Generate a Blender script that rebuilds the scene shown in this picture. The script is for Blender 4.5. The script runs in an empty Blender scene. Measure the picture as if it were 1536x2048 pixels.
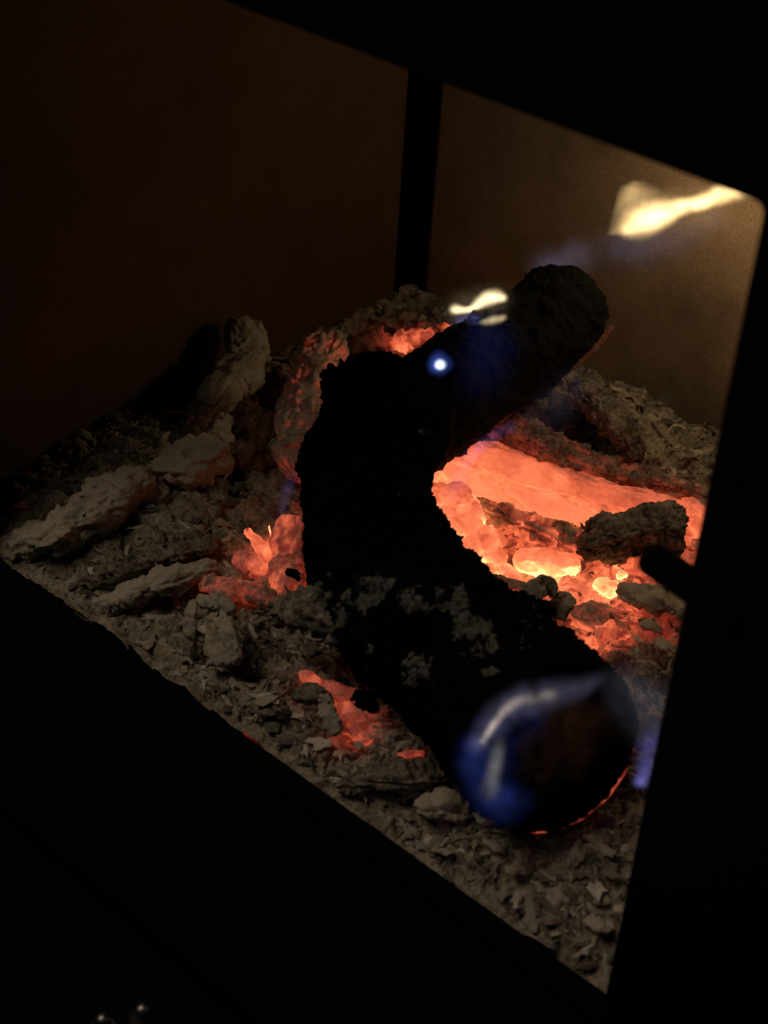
import bpy, bmesh, math, random
import numpy as np
from mathutils import Matrix, Vector

# ------------------------------------------------------------------ camera
FPX = 3333.0                                   # focal length in photo pixels (from the vanishing points)
AX = np.array([.7318, .4203, -.5365])          # stove's right, in camera axes (right, down, forward)
AY = np.array([.6790, -.3835, .6260])          # stove's depth
AZ = np.array([.0572, -.8224, -.5660])         # up
u, _, vt = np.linalg.svd(np.stack([AX, AY, AZ]))
ROT = u @ vt
CAM = -0.72 * (ROT @ np.array([(1210 - 768) / FPX, (2000 - 1024) / FPX, 1.0]))
scene = bpy.context.scene
COL = scene.collection
cd = bpy.data.cameras.new('camera')
cam = bpy.data.objects.new('camera', cd)
COL.objects.link(cam)
cd.sensor_fit = 'VERTICAL'; cd.sensor_height = 24.0; cd.lens = FPX / 2048 * 24.0
cd.clip_start = 0.01; cd.clip_end = 50
r_, u_, b_ = ROT[:, 0], -ROT[:, 1], -ROT[:, 2]
cam.matrix_world = Matrix(((r_[0], u_[0], b_[0], CAM[0]), (r_[1], u_[1], b_[1], CAM[1]),
                           (r_[2], u_[2], b_[2], CAM[2]), (0, 0, 0, 1)))
cd.dof.use_dof = True; cd.dof.focus_distance = 0.97; cd.dof.aperture_fstop = 7.0
scene.camera = cam

# ------------------------------------------------------------------ world, room light, exposure
world = bpy.data.worlds.new('World'); scene.world = world; world.use_nodes = True
bg = world.node_tree.nodes['Background']
bg.inputs[0].default_value = (0.55, 0.75, 1.0, 1); bg.inputs[1].default_value = 0.0012
ld = bpy.data.lights.new('room_lamp', 'AREA')   # the dim room light that glints on the dome nuts
ld.shape = 'DISK'; ld.size = 0.85; ld.energy = 4.5; ld.color = (1.0, .84, .62)
lamp = bpy.data.objects.new('room_lamp', ld); COL.objects.link(lamp)
lamp.location = (-.80, -.52, 1.30)
lamp.rotation_euler = (Vector((-.12, .08, 0)) - Vector(lamp.location)).to_track_quat('-Z', 'Y').to_euler()
scene.view_settings.view_transform = 'Standard'; scene.view_settings.look = 'None'
scene.view_settings.exposure = 0.0; scene.view_settings.gamma = 1.0
scene.view_settings.use_curve_mapping = False
cy = scene.cycles
cy.use_denoising = True; cy.max_bounces = 6; cy.diffuse_bounces = 3; cy.glossy_bounces = 2
cy.transparent_max_bounces = 48; cy.volume_step_rate = 0.6; cy.volume_max_steps = 96
cy.sample_clamp_indirect = 3.0; cy.caustics_reflective = False; cy.caustics_refractive = False

# ------------------------------------------------------------------ pixel -> place
def ray(px, py):
    return ROT @ np.array([(px - 768) / FPX, (py - 1024) / FPX, 1.0])
def at(px, py, v, ax=2):                        # point of that pixel at height z = v (ax 2) or depth y = v (ax 1)
    d = ray(px, py); k = (v - CAM[ax]) / d[ax]
    return CAM + k * d
def depth(p):
    return float((np.asarray(p) - CAM) @ ROT[:, 2])
def m_of(px, p):                                # photo pixels -> metres at that point
    return px * depth(p) / FPX

# ------------------------------------------------------------------ noise
_P = np.random.RandomState(7).permutation(512); _P = np.concatenate([_P, _P, _P])
_G = np.random.RandomState(8).normal(size=(512, 3)); _G /= np.linalg.norm(_G, axis=1)[:, None]
def noise(p):
    p = np.asarray(p, float); i = np.floor(p).astype(np.int64); f = p - i
    w = f * f * f * (f * (f * 6 - 15) + 10); i &= 511
    out = 0
    for dx in (0, 1):
        wx = w[:, 0] if dx else 1 - w[:, 0]
        for dy in (0, 1):
            wy = w[:, 1] if dy else 1 - w[:, 1]
            for dz in (0, 1):
                wz = w[:, 2] if dz else 1 - w[:, 2]
                h = _P[_P[_P[(i[:, 0] + dx) & 511] + ((i[:, 1] + dy) & 511)] + ((i[:, 2] + dz) & 511)]
                g = _G[h & 511]
                out = out + wx * wy * wz * (g[:, 0] * (f[:, 0] - dx) + g[:, 1] * (f[:, 1] - dy) + g[:, 2] * (f[:, 2] - dz))
    return out * 1.6
def fbm(p, scale, octs=4, gain=.5, seed=0.):
    p = np.asarray(p) / scale + seed * 13.37; s = 0; a = 1
    for _ in range(octs):
        s = s + a * noise(p); p = p * 2.03 + 5.1; a *= gain
    return s
def ridged(p, scale, octs=3, seed=0.):
    p = np.asarray(p) / scale + seed * 7.77; s = 0; a = 1
    for _ in range(octs):
        s = s + a * (1 - 2 * np.abs(noise(p))); p = p * 2.1 + 3.3; a *= .5
    return s
def plates(p, scale, seed=0.):
    """cellular break-up: every cell a small tilted plate; returns offset (-1..1) and distance to the cell centre"""
    q = np.asarray(p) / scale + seed * 3.71; i = np.floor(q).astype(np.int64); best = np.full(len(q), 9e9); off = np.zeros(len(q))
    tab = np.random.RandomState(21).rand(512, 3); tlt = np.random.RandomState(22).normal(size=(512, 3)); val = np.random.RandomState(23).uniform(-1, 1, 512)
    zr = (-1, 0, 1) if np.ptp(q[:, 2]) > 1e-6 else (0,)
    for dx in (-1, 0, 1):
        for dy in (-1, 0, 1):
            for dz in zr:
                c = i + (dx, dy, dz); h = _P[_P[_P[c[:, 0] & 511] + (c[:, 1] & 511)] + (c[:, 2] & 511)] & 511
                v = q - (c + tab[h]) ; 
                if len(zr) == 1: v[:, 2] = 0
                d = (v * v).sum(1); m = d < best; best[m] = d[m]; off[m] = (val[h] * .6 + (v * tlt[h]).sum(1) * .7)[m]
    return off, np.sqrt(best)
def smooth(x, a, b):
    t = np.clip((x - a) / (b - a), 0, 1); return t * t * (3 - 2 * t)

# ------------------------------------------------------------------ mesh helpers
def tag(o, label=None, cat=None, group=None, kind=None):
    if label: o['label'] = label
    if cat: o['category'] = cat
    if group: o['group'] = group
    if kind: o['kind'] = kind
    return o
def empty(name, loc=(0, 0, 0)):
    o = bpy.data.objects.new(name, None); o.location = tuple(loc); o.empty_display_size = .02
    COL.objects.link(o); return o
def mesh_obj(name, verts, faces, mat, parent=None, smooth_sh=True, heat=None, origin=None):
    verts = np.asarray(verts, float)
    if origin is None:
        origin = np.array(parent.location) if parent is not None else np.array([verts[:, 0].mean(), verts[:, 1].mean(), verts[:, 2].min()])
    origin = np.asarray(origin, float)
    me = bpy.data.meshes.new(name)
    if isinstance(faces, (np.ndarray, tuple)):          # an array of quads, or (quads, triangles)
        Q, T = faces if isinstance(faces, tuple) else (faces, np.zeros((0, 3), int))
        idx = np.concatenate([Q.ravel(), T.ravel()]).astype(np.int32)
        start = np.concatenate([np.arange(len(Q)) * 4, len(Q) * 4 + np.arange(len(T)) * 3]).astype(np.int32)
        me.vertices.add(len(verts)); me.vertices.foreach_set('co', (verts - origin).ravel())
        me.loops.add(len(idx)); me.loops.foreach_set('vertex_index', idx)
        me.polygons.add(len(start)); me.polygons.foreach_set('loop_start', start)
        me.update(calc_edges=True)
    else:
        me.from_pydata((verts - origin).tolist(), [], faces)
    me.validate(); me.update()
    if smooth_sh:
        me.polygons.foreach_set('use_smooth', [True] * len(me.polygons))
    if heat is not None:
        a = me.attributes.new('ember_heat', 'FLOAT', 'POINT'); a.data.foreach_set('value', np.asarray(heat, np.float32))
    me.materials.append(mat)
    o = bpy.data.objects.new(name, me); COL.objects.link(o)
    if parent is not None:
        o.parent = parent                        # parent sits at `origin`, so the part needs no offset
        o.location = tuple(origin - np.array(parent.location))
    else:
        o.location = tuple(origin)
    return o
def box(name, lo, hi, mat, parent=None, bevel=.0015, origin=None):
    bm = bmesh.new(); bmesh.ops.create_cube(bm, size=1)
    lo, hi = np.array(lo, float), np.array(hi, float)
    for v in bm.verts:
        v.co = Vector((lo + hi) / 2 + np.array(v.co) * (hi - lo))
    if bevel:
        bmesh.ops.bevel(bm, geom=bm.edges[:], offset=bevel, segments=2, affect='EDGES', profile=.6)
    vs = [v.co[:] for v in bm.verts]; bm.verts.ensure_lookup_table()
    fs = [[v.index for v in f.verts] for f in bm.faces]; bm.free()
    return mesh_obj(name, vs, fs, mat, parent, False, origin=origin)
def spline(pts, n):
    pts = np.asarray(pts, float)
    seg = np.concatenate([[0], np.cumsum(np.linalg.norm(np.diff(pts[:, :3], axis=0), axis=1))])
    t = np.linspace(0, seg[-1], n); out = []
    P = np.vstack([2 * pts[0] - pts[1], pts, 2 * pts[-1] - pts[-2]])
    for q in t:
        i = min(max(np.searchsorted(seg, q, 'right') - 1, 0), len(pts) - 2)
        s = (q - seg[i]) / max(seg[i + 1] - seg[i], 1e-9); a, b, c, d = P[i:i + 4]
        out.append(.5 * ((2 * b) + (-a + c) * s + (2 * a - 5 * b + 4 * c - d) * s * s + (-a + 3 * b - 3 * c + d) * s ** 3))
    return np.array(out)
def loft(path, rad, nseg, up=(0, 0, 1), squash=1.0, power=2.0, cap0='round', cap1='round', capn=6):
    """closed tube: rings along `path`; cross-section a superellipse, `squash` scales it along `up`"""
    path = np.asarray(path, float); rad = np.asarray(rad, float); n = len(path)
    tan = np.gradient(path, axis=0); tan /= np.linalg.norm(tan, axis=1)[:, None]
    rings = []
    def ring(c, t, r):
        uu = np.array(up, float) - t * (np.array(up, float) @ t); uu /= max(np.linalg.norm(uu), 1e-6)
        ss = np.cross(t, uu); th = np.linspace(0, 2 * math.pi, nseg, endpoint=False)
        cx = np.sign(np.cos(th)) * np.abs(np.cos(th)) ** (2 / power); sx = np.sign(np.sin(th)) * np.abs(np.sin(th)) ** (2 / power)
        return c + r * (cx[:, None] * ss + sx[:, None] * uu * squash)
    def capset(c, t, r, kind, sgn):
        out = []
        for q in range(1, capn + 1):
            a = q / capn * math.pi / 2
            if kind == 'round': out.append(ring(c + sgn * t * r * .75 * min(squash * 1.3, 1) * math.sin(a), t, max(r * math.cos(a), r * .02)))
            else: out.append(ring(c + sgn * t * r * .03 * math.sin(a), t, r * (1 - (q / capn) * .98)))
        return out
    rings += capset(path[0], tan[0], rad[0], cap0, -1)[::-1]
    k0 = len(rings)
    for i in range(n): rings.append(ring(path[i], tan[i], rad[i]))
    rings += capset(path[-1], tan[-1], rad[-1], cap1, 1)
    V = np.vstack(rings); m = len(rings)
    a = np.arange(m - 1)[:, None] * nseg + np.arange(nseg)[None, :]
    b = np.arange(m - 1)[:, None] * nseg + (np.arange(nseg)[None, :] + 1) % nseg
    Q = np.stack([a, b, b + nseg, a + nseg], -1).reshape(-1, 4)
    # close the two tiny end rings with a fan of quads collapsed onto their centre
    c0, c1 = len(V), len(V) + 1
    V = np.vstack([V, rings[0].mean(0), rings[-1].mean(0)])
    i = np.arange(nseg); j = (i + 1) % nseg; base = (m - 1) * nseg
    T = np.vstack([np.stack([np.full(nseg, c0), i, j], -1), np.stack([np.full(nseg, c1), base + j, base + i], -1)])
    F = (Q[:, ::-1].copy(), T)
    arc = np.concatenate([np.repeat(np.arange(m), nseg), [0, m - 1]])
    return V, F, arc, k0
def normals(V, F):
    Q, T = F; N = np.zeros_like(V)
    fq = np.cross(V[Q[:, 2]] - V[Q[:, 0]], V[Q[:, 3]] - V[Q[:, 1]]); ft_ = np.cross(V[T[:, 1]] - V[T[:, 0]], V[T[:, 2]] - V[T[:, 0]])
    for ax in range(3):
        for k in range(4): N[:, ax] += np.bincount(Q[:, k], fq[:, ax], len(V))
        for k in range(3): N[:, ax] += np.bincount(T[:, k], ft_[:, ax], len(V))
    return N / np.maximum(np.linalg.norm(N, axis=1)[:, None], 1e-12)
def flakes_on(V, N, count, size, rng):
    """curled chips stuck to a surface: vertices, quads, triangles"""
    VV, QQ, TT = [], [], []; base = len(V); m = 8; pick = rng.randint(0, len(V), count)
    for k in pick:
        sz = size[0] * (size[1] / size[0]) ** (rng.rand() ** 1.6); n = N[k] + rng.normal(size=3) * .22; n /= np.linalg.norm(n)
        a = np.cross(n, rng.normal(size=3)); a /= np.linalg.norm(a); b = np.cross(n, a)
        th = np.linspace(0, 2 * math.pi, m, endpoint=False) + rng.rand(m) * .5; rr = sz * (.5 + .65 * rng.rand(m)); el = .4 + .6 * rng.rand()
        x, y = rr * np.cos(th), rr * np.sin(th) * el; w = x * x / sz * rng.uniform(-.5, .4) + rng.normal(size=m) * sz * .08
        c = V[k] + n * sz * .12
        out = c + x[:, None] * a + y[:, None] * b + w[:, None] * n; low = out - n * sz * .16
        VV.append(np.vstack([[c + n * sz * .05], out, low])); i = np.arange(m); j = (i + 1) % m
        TT.append(np.stack([np.full(m, base), base + 1 + i, base + 1 + j], -1)); QQ.append(np.stack([base + 1 + i, base + 1 + m + i, base + 1 + m + j, base + 1 + j], -1))
        base += 1 + 2 * m
    return np.vstack(VV), np.vstack(QQ), np.vstack(TT)

# ------------------------------------------------------------------ materials
class NT:
    def __init__(s, name):
        s.m = bpy.data.materials.new(name); s.m.use_nodes = True; s.t = s.m.node_tree; s.t.nodes.clear()
        s.out = s.t.nodes.new('ShaderNodeOutputMaterial')
    def n(s, typ, **kw):
        x = s.t.nodes.new(typ)
        for k, v in kw.items():
            if k.startswith('i_'):
                key = k[2:]; x.inputs[int(key) if key.isdigit() else key.replace('_', ' ')].default_value = v
            else: setattr(x, k, v)
        return x
    def l(s, a, b): s.t.links.new(a, b)
    def math(s, op, a, b=None, clamp=False):
        x = s.n('ShaderNodeMath', operation=op); x.use_clamp = clamp
        for k, v in enumerate((a, b)):
            if v is None: continue
            if hasattr(v, 'node'): s.l(v, x.inputs[k])
            else: x.inputs[k].default_value = v
        return x.outputs[0]
    def ramp(s, fac, stops):
        x = s.n('ShaderNodeValToRGB'); e = x.color_ramp.elements
        while len(e) < len(stops): e.new(.5)
        for k, (p, c) in enumerate(stops):
            e[k].position = p; e[k].color = (*c, 1) if len(c) == 3 else c
        s.l(fac, x.inputs[0]); return x.outputs[0]
    def noise(s, vec, scale, detail=4, rough=.55):
        x = s.n('ShaderNodeTexNoise'); x.inputs['Scale'].default_value = scale
        x.inputs['Detail'].default_value = detail; x.inputs['Roughness'].default_value = rough
        s.l(vec, x.inputs['Vector']); return x.outputs[0]
    def mix(s, fac, a, b):
        x = s.n('ShaderNodeMix', data_type='RGBA')
        for v, inp in ((fac, x.inputs[0]), (a, x.inputs[6]), (b, x.inputs[7])):
            if hasattr(v, 'node'): s.l(v, inp)
            else: inp.default_value = v if isinstance(v, float) else (*v, 1)
        return x.outputs[2]

HOT = [(0.0, (0, 0, 0)), (.18, (.012, .001, .0006)), (.36, (.15, .015, .008)), (.55, (.55, .086, .034)),
       (.74, (.84, .200, .082)), (.88, (1.05, .46, .15)), (1.0, (1.4, 1.05, .42))]
def ember_material(name, ash=(.40, .36, .31), char=(.03, .026, .023), ashy=.5, glow=1.4, bump=.35, grain=900, sample=True, cover=False, spec=.1, islands=False):
    """one burnt-wood stuff: char under a crust of ash; what is hot glows ('heat' is the piece's own temperature)"""
    t = NT(name); geo = t.n('ShaderNodeNewGeometry'); pos = geo.outputs['Position']
    at_ = t.n('ShaderNodeAttribute', attribute_name='ember_heat'); heat = at_.outputs['Fac']
    n1 = t.noise(pos, 90, 5, .6); n2 = t.noise(pos, 420, 4, .6); n3 = t.noise(pos, grain, 2, .6)
    f = t.math('ADD', t.math('MULTIPLY', n1, .75), t.math('MULTIPLY', n2, .55))
    f = t.math('SUBTRACT', f, .65 - (ashy - .5))
    f = t.math('MULTIPLY', f, 3.2); f = t.math('ADD', f, .5, True)
    if cover:                                       # ash still clinging to the char, patch by patch
        ac = t.n('ShaderNodeAttribute', attribute_name='ash_cover').outputs['Fac']
        g = t.math('ADD', ac, t.math('MULTIPLY', t.math('SUBTRACT', n1, .5), 1.5)); g = t.math('ADD', g, t.math('MULTIPLY', t.math('SUBTRACT', n2, .5), 1.3))
        f = t.math('MULTIPLY', t.math('SUBTRACT', g, .45), 2.4, True)
    ashc = t.mix(n2, (ash[0] * .62, ash[1] * .58, ash[2] * .52), (ash[0] * 1.25, ash[1] * 1.25, ash[2] * 1.25))
    col = t.mix(f, char, ashc)
    if islands:
        tone = t.ramp(geo.outputs['Random Per Island'], [(0., (.10, .085, .07)), (.25, (.18, .155, .125)), (.45, (.31, .262, .20)), (.75, (.50, .43, .335)), (1., (.74, .65, .53))])
        col = t.mix(t.math('MULTIPLY', n2, .55), tone, char)
    bs = t.n('ShaderNodeBsdfPrincipled', i_Roughness=.95); bs.inputs['Specular IOR Level'].default_value = spec
    t.l(col, bs.inputs['Base Color'])
    h = t.math('ADD', heat, t.math('MULTIPLY', t.math('SUBTRACT', n2, .5), .07))
    h = t.math('ADD', h, t.math('MULTIPLY', t.math('SUBTRACT', n1, .5), .10))
    on = t.math('GREATER_THAN', heat, .02)
    h = t.math('MULTIPLY', h, on, True)
    t.l(t.ramp(h, HOT), bs.inputs['Emission Color']); bs.inputs['Emission Strength'].default_value = glow
    b = t.n('ShaderNodeBump', i_Strength=bump, i_Distance=.0012)
    t.l(t.math('ADD', n2, t.math('MULTIPLY', n3, .6)), b.inputs['Height']); t.l(b.outputs[0], bs.inputs['Normal'])
    t.l(bs.outputs[0], t.out.inputs[0])
    t.m.cycles.emission_sampling = 'AUTO' if sample else 'NONE'
    return t.m
def plain(name, col, rough=.6, metal=0., spec=.4, bump=None, var=.25):
    t = NT(name); geo = t.n('ShaderNodeNewGeometry'); pos = geo.outputs['Position']
    n1 = t.noise(pos, 60, 5, .6); bs = t.n('ShaderNodeBsdfPrincipled', i_Roughness=rough, i_Metallic=metal)
    bs.inputs['Specular IOR Level'].default_value = spec
    t.l(t.mix(n1, tuple(c * (1 - var) for c in col), tuple(c * (1 + var) for c in col)), bs.inputs['Base Color'])
    if bump:
        b = t.n('ShaderNodeBump', i_Strength=bump[0], i_Distance=.001); t.l(t.noise(pos, bump[1], 3), b.inputs['Height'])
        t.l(b.outputs[0], bs.inputs['Normal'])
    t.l(bs.outputs[0], t.out.inputs[0]); return t.m
def firebrick_material(name, k=1.0):
    t = NT(name); geo = t.n('ShaderNodeNewGeometry'); pos = geo.outputs['Position']
    n1 = t.noise(pos, 9, 4, .55); n2 = t.noise(pos, 55, 5, .65); n3 = t.noise(pos, 650, 3, .7)
    c = t.mix(n1, (.36, .26, .16), (.50, .39, .26))
    c = t.mix(t.math('MULTIPLY', t.math('SUBTRACT', n2, .35, True), 1.2, True), (.27, .19, .12), c)
    c = t.mix(t.math('MULTIPLY', t.math('SUBTRACT', n3, .52, True), 3.5, True), c, (.50, .38, .25))
    c = t.mix(t.math('MULTIPLY', t.math('SUBTRACT', .40, n3, True), 5., True), c, (.09, .06, .04))
    n4 = t.noise(pos, 5.5, 6, .68); soot = t.math('MULTIPLY', t.math('SUBTRACT', n4, .47, True), 4.5, True)
    c = t.mix(t.math('MULTIPLY', soot, .6), c, (.05, .038, .03))
    c = t.mix(1 - k, c, (.048, .018, .009))  # low k puts dim red ember light and shade into the colour
    bs = t.n('ShaderNodeBsdfPrincipled', i_Roughness=.95); bs.inputs['Specular IOR Level'].default_value = .15
    t.l(c, bs.inputs['Base Color'])
    b = t.n('ShaderNodeBump', i_Strength=.3, i_Distance=.0012); t.l(t.math('ADD', n3, n2), b.inputs['Height'])
    t.l(b.outputs[0], bs.inputs['Normal']); t.l(bs.outputs[0], t.out.inputs[0]); return t.m

M_ASH = ember_material('ash_crust', ash=(.41, .355, .285), ashy=.74, bump=.45)
M_BED = ember_material('ash_bed', ash=(.37, .315, .24), ashy=.55, bump=.8, sample=False)
M_FLAKE = ember_material('ash_flake', islands=True, bump=.4, sample=False)
M_COAL = ember_material('ember', ash=(.42, .34, .30), char=(.045, .035, .03), ashy=.55, bump=.3)
M_CHAR = ember_material('char', ash=(.12, .112, .10), char=(.0022, .0020, .0020), bump=.6, grain=1400, sample=False, cover=True, spec=.03)
M_CHARB = ember_material('sooty_bark', ash=(.05, .045, .04), char=(.0055, .0042, .0036), ashy=.22, bump=.9, grain=1100, sample=False, spec=.16)
M_DARK = ember_material('charcoal', ash=(.29, .24, .195), char=(.04, .033, .028), ashy=.5, bump=.5)
M_RED = ember_material('red_charred_wood', ash=(.20, .115, .085), char=(.055, .024, .017), ashy=.5, bump=.5)
M_BRICK = firebrick_material('firebrick'); M_BRICK_SHADED = firebrick_material('shaded_firebrick', .16)  # second copy is the side panel, its shade painted into the brick colour
M_IRON = plain('black_stove_paint', (.0025, .0028, .0034), .85, 0, .06, (.15, 900))
M_NUT = plain('nickel', (.22, .21, .20), .38, 1.0, .5)
M_SOOT = plain('soot', (.006, .005, .004), .95, 0, .1)

# ------------------------------------------------------------------ the stove
WX, WY = -.485, .415                              # faces of the side panel and of the back panel
stove = empty('wood_stove', (-.2, 0, -.16))
tag(stove, 'black steel wood stove with open front and firebrick lining around the fire', 'stove')
def front_plate():
    x0, x1, z0, z1 = -.462, 0., -.0145, .371; rr = .004
    hole = []
    for cx, cz, a0 in ((x1 - rr, z1 - rr, 0), (x0 + rr, z1 - rr, 90), (x0 + rr, z0 + rr * .2, 180), (x1 - rr, z0 + rr * .2, 270)):
        r2 = rr if cz > .1 else rr * .2
        cx = cx if cz > .1 else (x1 - r2 if cx > -.2 else x0 + r2)
        for k in range(6):
            a = math.radians(a0 + k * 18); hole.append((cx + r2 * math.cos(a), cz + r2 * math.sin(a)))
    outer = [(.36, .72), (-.75, .72), (-.75, -.16), (.36, -.16)]
    idx = [0, 6, 12, 18]
    vs, fs = [], []; n = 24
    for y in (0.0, .014):
        vs += [(x, y, z) for x, z in hole] + [(x, y, z) for x, z in outer]
    m = n + 4
    for s in (0, 1):
        o = s * m
        for q in range(4):
            seq = [o + (idx[q] + k) % n for k in range(6)]
            f = seq + [o + n + q]; fs.append(f if s else f[::-1])
            last = o + (idx[q] + 5) % n; nxt = o + (idx[q] + 6) % n
            f = [last, nxt, o + n + (q + 1) % 4, o + n + q]; fs.append(f if s else f[::-1])
    for k in range(n): fs.append([k, (k + 1) % n, m + (k + 1) % n, m + k])
    for k in range(4): fs.append([n + (k + 1) % 4, n + k, m + n + k, m + n + (k + 1) % 4])
    return mesh_obj('front_plate', vs, fs, M_IRON, stove, False)
front_plate()
box('ledge', (-.75, -.103, -.034), (.36, -.0015, -.017), M_IRON, stove, .002)
box('apron', (-.75, -.30, -.060), (.36, -.104, -.042), M_IRON, stove, .002)
box('side_wall', (-.525, .0155, -.16), (-.515, .47, .40), M_IRON, stove)
box('side_wall', (.075, .0155, -.16), (.085, .47, .40), M_IRON, stove)
box('back_wall', (-.514, .455, -.16), (.074, .465, .40), M_IRON, stove)
box('top_plate', (-.514, .0155, .385), (.074, .454, .395), M_IRON, stove)
box('floor_plate', (-.514, .0155, -.155), (.074, .454, -.145), M_IRON, stove)
box('firebrick_panel', (WX - .024, .016, -.12), (WX, .392, .372), M_BRICK_SHADED, stove, .003)
bp = box('firebrick_panel', (-.4765, WY, -.12), (.048, WY + .026, .372), M_BRICK, stove, .003)
box('firebrick_panel', (.05, .016, -.12), (.074, .412, .372), M_BRICK, stove, .003)
# hairline crack and a pit in the back panel
cr = [at(1338 + k * 9, 462 + [0, 2, -1, 1, 5, 3, 6, 9, 8, 4][k], WY - .0003, 1) for k in range(10)]
vs = []; 
for k, c in enumerate(cr):
    w = .0003 + .0004 * math.sin(k / 9 * math.pi); vs += [c + np.array([0, 0, w]), c - np.array([0, 0, w])]
mesh_obj('crack', vs, [[2 * k, 2 * k + 1, 2 * k + 3, 2 * k + 2] for k in range(9)], M_SOOT, bp, False, origin=np.array(stove.location))
# latch pin sticking out of the right edge of the opening
pc = at(1385, 1172, .004, 1); tip = at(1306, 1118, .004, 1); pc = tip + (pc - tip) * 2.2
V, F, _, _ = loft([tip + (pc - tip) * k / 6 for k in range(7)], [.0062] * 7, 20, capn=5, power=2.4)
mesh_obj('latch_pin', V, F, M_IRON, stove)
# two dome nuts on the apron
for px, py in ((287, 2036), (208, 2056)):
    c = at(px, py, -.042); rr = .0043
    prof = [(rr * 1.5, 0), (rr * 1.5, .0012), (rr * 1.12, .0016), (rr * 1.12, .0045)] + [(rr * math.cos(a), .0045 + rr * math.sin(a)) for a in np.linspace(.05, 1.5, 7)]
    vs, fs = [], []; ns = 18
    for r, z in prof: vs += [(c[0] + r * math.cos(a), c[1] + r * math.sin(a), c[2] + z) for a in np.linspace(0, 2 * math.pi, ns, endpoint=False)]
    for k in range(len(prof) - 1): fs += [[k * ns + i, k * ns + (i + 1) % ns, (k + 1) * ns + (i + 1) % ns, (k + 1) * ns + i] for i in range(ns)]
    fs.append([(len(prof) - 1) * ns + i for i in range(ns)])
    mesh_obj('dome_nut', vs, fs, M_NUT, stove)

# ------------------------------------------------------------------ ash bed
def hot_field(xy):
    """how hot the bed is: hot spots where embers are still burning (photo pixel, radius mm, heat)"""
    h = np.zeros(len(xy))
    for px, py, r, a in HOTSPOTS:
        c = at(px, py, .008); h = np.maximum(h, a * np.exp(-((xy[:, 0] - c[0]) ** 2 + (xy[:, 1] - c[1]) ** 2) / (r * .001) ** 2))
    return h
HOTSPOTS = [(930, 1060, 32, .80), (1000, 1135, 30, .95), (1060, 1075, 30, .62), (1110, 1150, 32, .92), (1140, 1085, 26, .62), (1190, 1180, 30, .95), (1140, 1290, 13, .95), (1180, 1290, 16, .75),
            (1250, 1170, 22, .85), (1280, 1235, 34, .52), (1330, 1060, 30, .75), (1395, 1080, 26, .75), (1340, 1140, 24, .66), (1230, 1110, 26, .80), (1200, 1250, 28, .7),
            (560, 1120, 20, .85), (510, 1160, 12, .45), (585, 1180, 14, .70), (715, 1440, 14, .55), (640, 930, 20, .42),
            (620, 1360, 9, .45), (505, 1470, 10, .35), (840, 1000, 40, .7), (800, 700, 20, .55), (820, 1510, 8, .3), (900, 1200, 40, .7), (690, 1080, 36, .6)]
def bed_height(x, y):
    p = np.stack([x, y, np.zeros_like(x)], -1)
    z = -.010 + .018 * smooth(y, .0, .10) + .006 * smooth(-x, .25, .45)
    c = at(1190, 830, .03); z = z + .030 * np.exp(-(((x - c[0]) / .075) ** 2 + ((y - c[1]) / .05) ** 2))      # heap behind the embers
    c = at(880, 590, .02); z = z + .003 * np.exp(-(((x - c[0]) / .09) ** 2 + ((y - c[1]) / .04) ** 2))
    c = at(300, 900, .02); z = z + .006 * np.exp(-(((x - c[0]) / .06) ** 2 + ((y - c[1]) / .09) ** 2))
    c = at(1060, 1100, .0); z = z - .016 * np.exp(-(((x - c[0]) / .10) ** 2 + ((y - c[1]) / .06) ** 2))       # hollow that glows
    c = at(1230, 1780, .0); z = z + .006 * np.exp(-(((x - c[0]) / .05) ** 2 + ((y - c[1]) / .05) ** 2))
    z = z + .0075 * fbm(p, .055, 3, .5, 1) + .0030 * ridged(p, .026, 2, 2) + .0013 * fbm(p, .0075, 3, .6, 3)
    st = noise(np.stack([(x + .35 * y) / .030, (y - .3 * x) / .0065, x * 0], -1)); z = z + .0018 * st           # fibrous lie of the burnt wood
    q = np.stack([(x + .35 * y) / 2.2, y - .3 * x, np.zeros_like(x)], -1)
    z = z + .0042 * plates(q, .0095, 1)[0] + .0009 * plates(p, .0042, 2)[0]
    return z
def bed_z(x, y):
    z = np.minimum(bed_height(x, y), .06); ed = y < .045
    z[ed] = np.minimum(z[ed], -.0150 + (y[ed] - .0146) * .70 + .55 * (z[ed] + .004)); return z
nx, ny = 760, 600
gx = np.linspace(-.484, .049, nx); gy = np.linspace(.0146, WY - .0005, ny)
XX, YY = np.meshgrid(gx, gy); xf, yf = XX.ravel(), YY.ravel()
zf = bed_z(xf, yf)
P3 = np.stack([xf, yf, zf], -1)
hb = hot_field(P3)
lo = fbm(P3, .013, 3, .55, 9)                       # the crust breaks open here and there
pv = plates(P3 * (1, 1, 0), .0065, 4)[0]; pv2 = plates(P3 * (1, 1, 0), .0028, 5)[0]
crev = fbm(P3 * (1, 1, 0), .010, 2, .5, 12)
heat = hb * np.clip(.82 + .16 * pv + .14 * pv2 - .22 * crev, .1, 1.12)
a = np.arange(ny - 1)[:, None] * nx + np.arange(nx - 1)[None, :]
Q = np.stack([a, a + 1, a + nx + 1, a + nx], -1).reshape(-1, 4)
bed = mesh_obj('ash_bed', P3, Q, M_BED, heat=heat, origin=(-.2, .2, 0))
tag(bed, 'bed of pale wood ash and crumbled embers covering the stove floor', 'ash bed', kind='structure')

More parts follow.
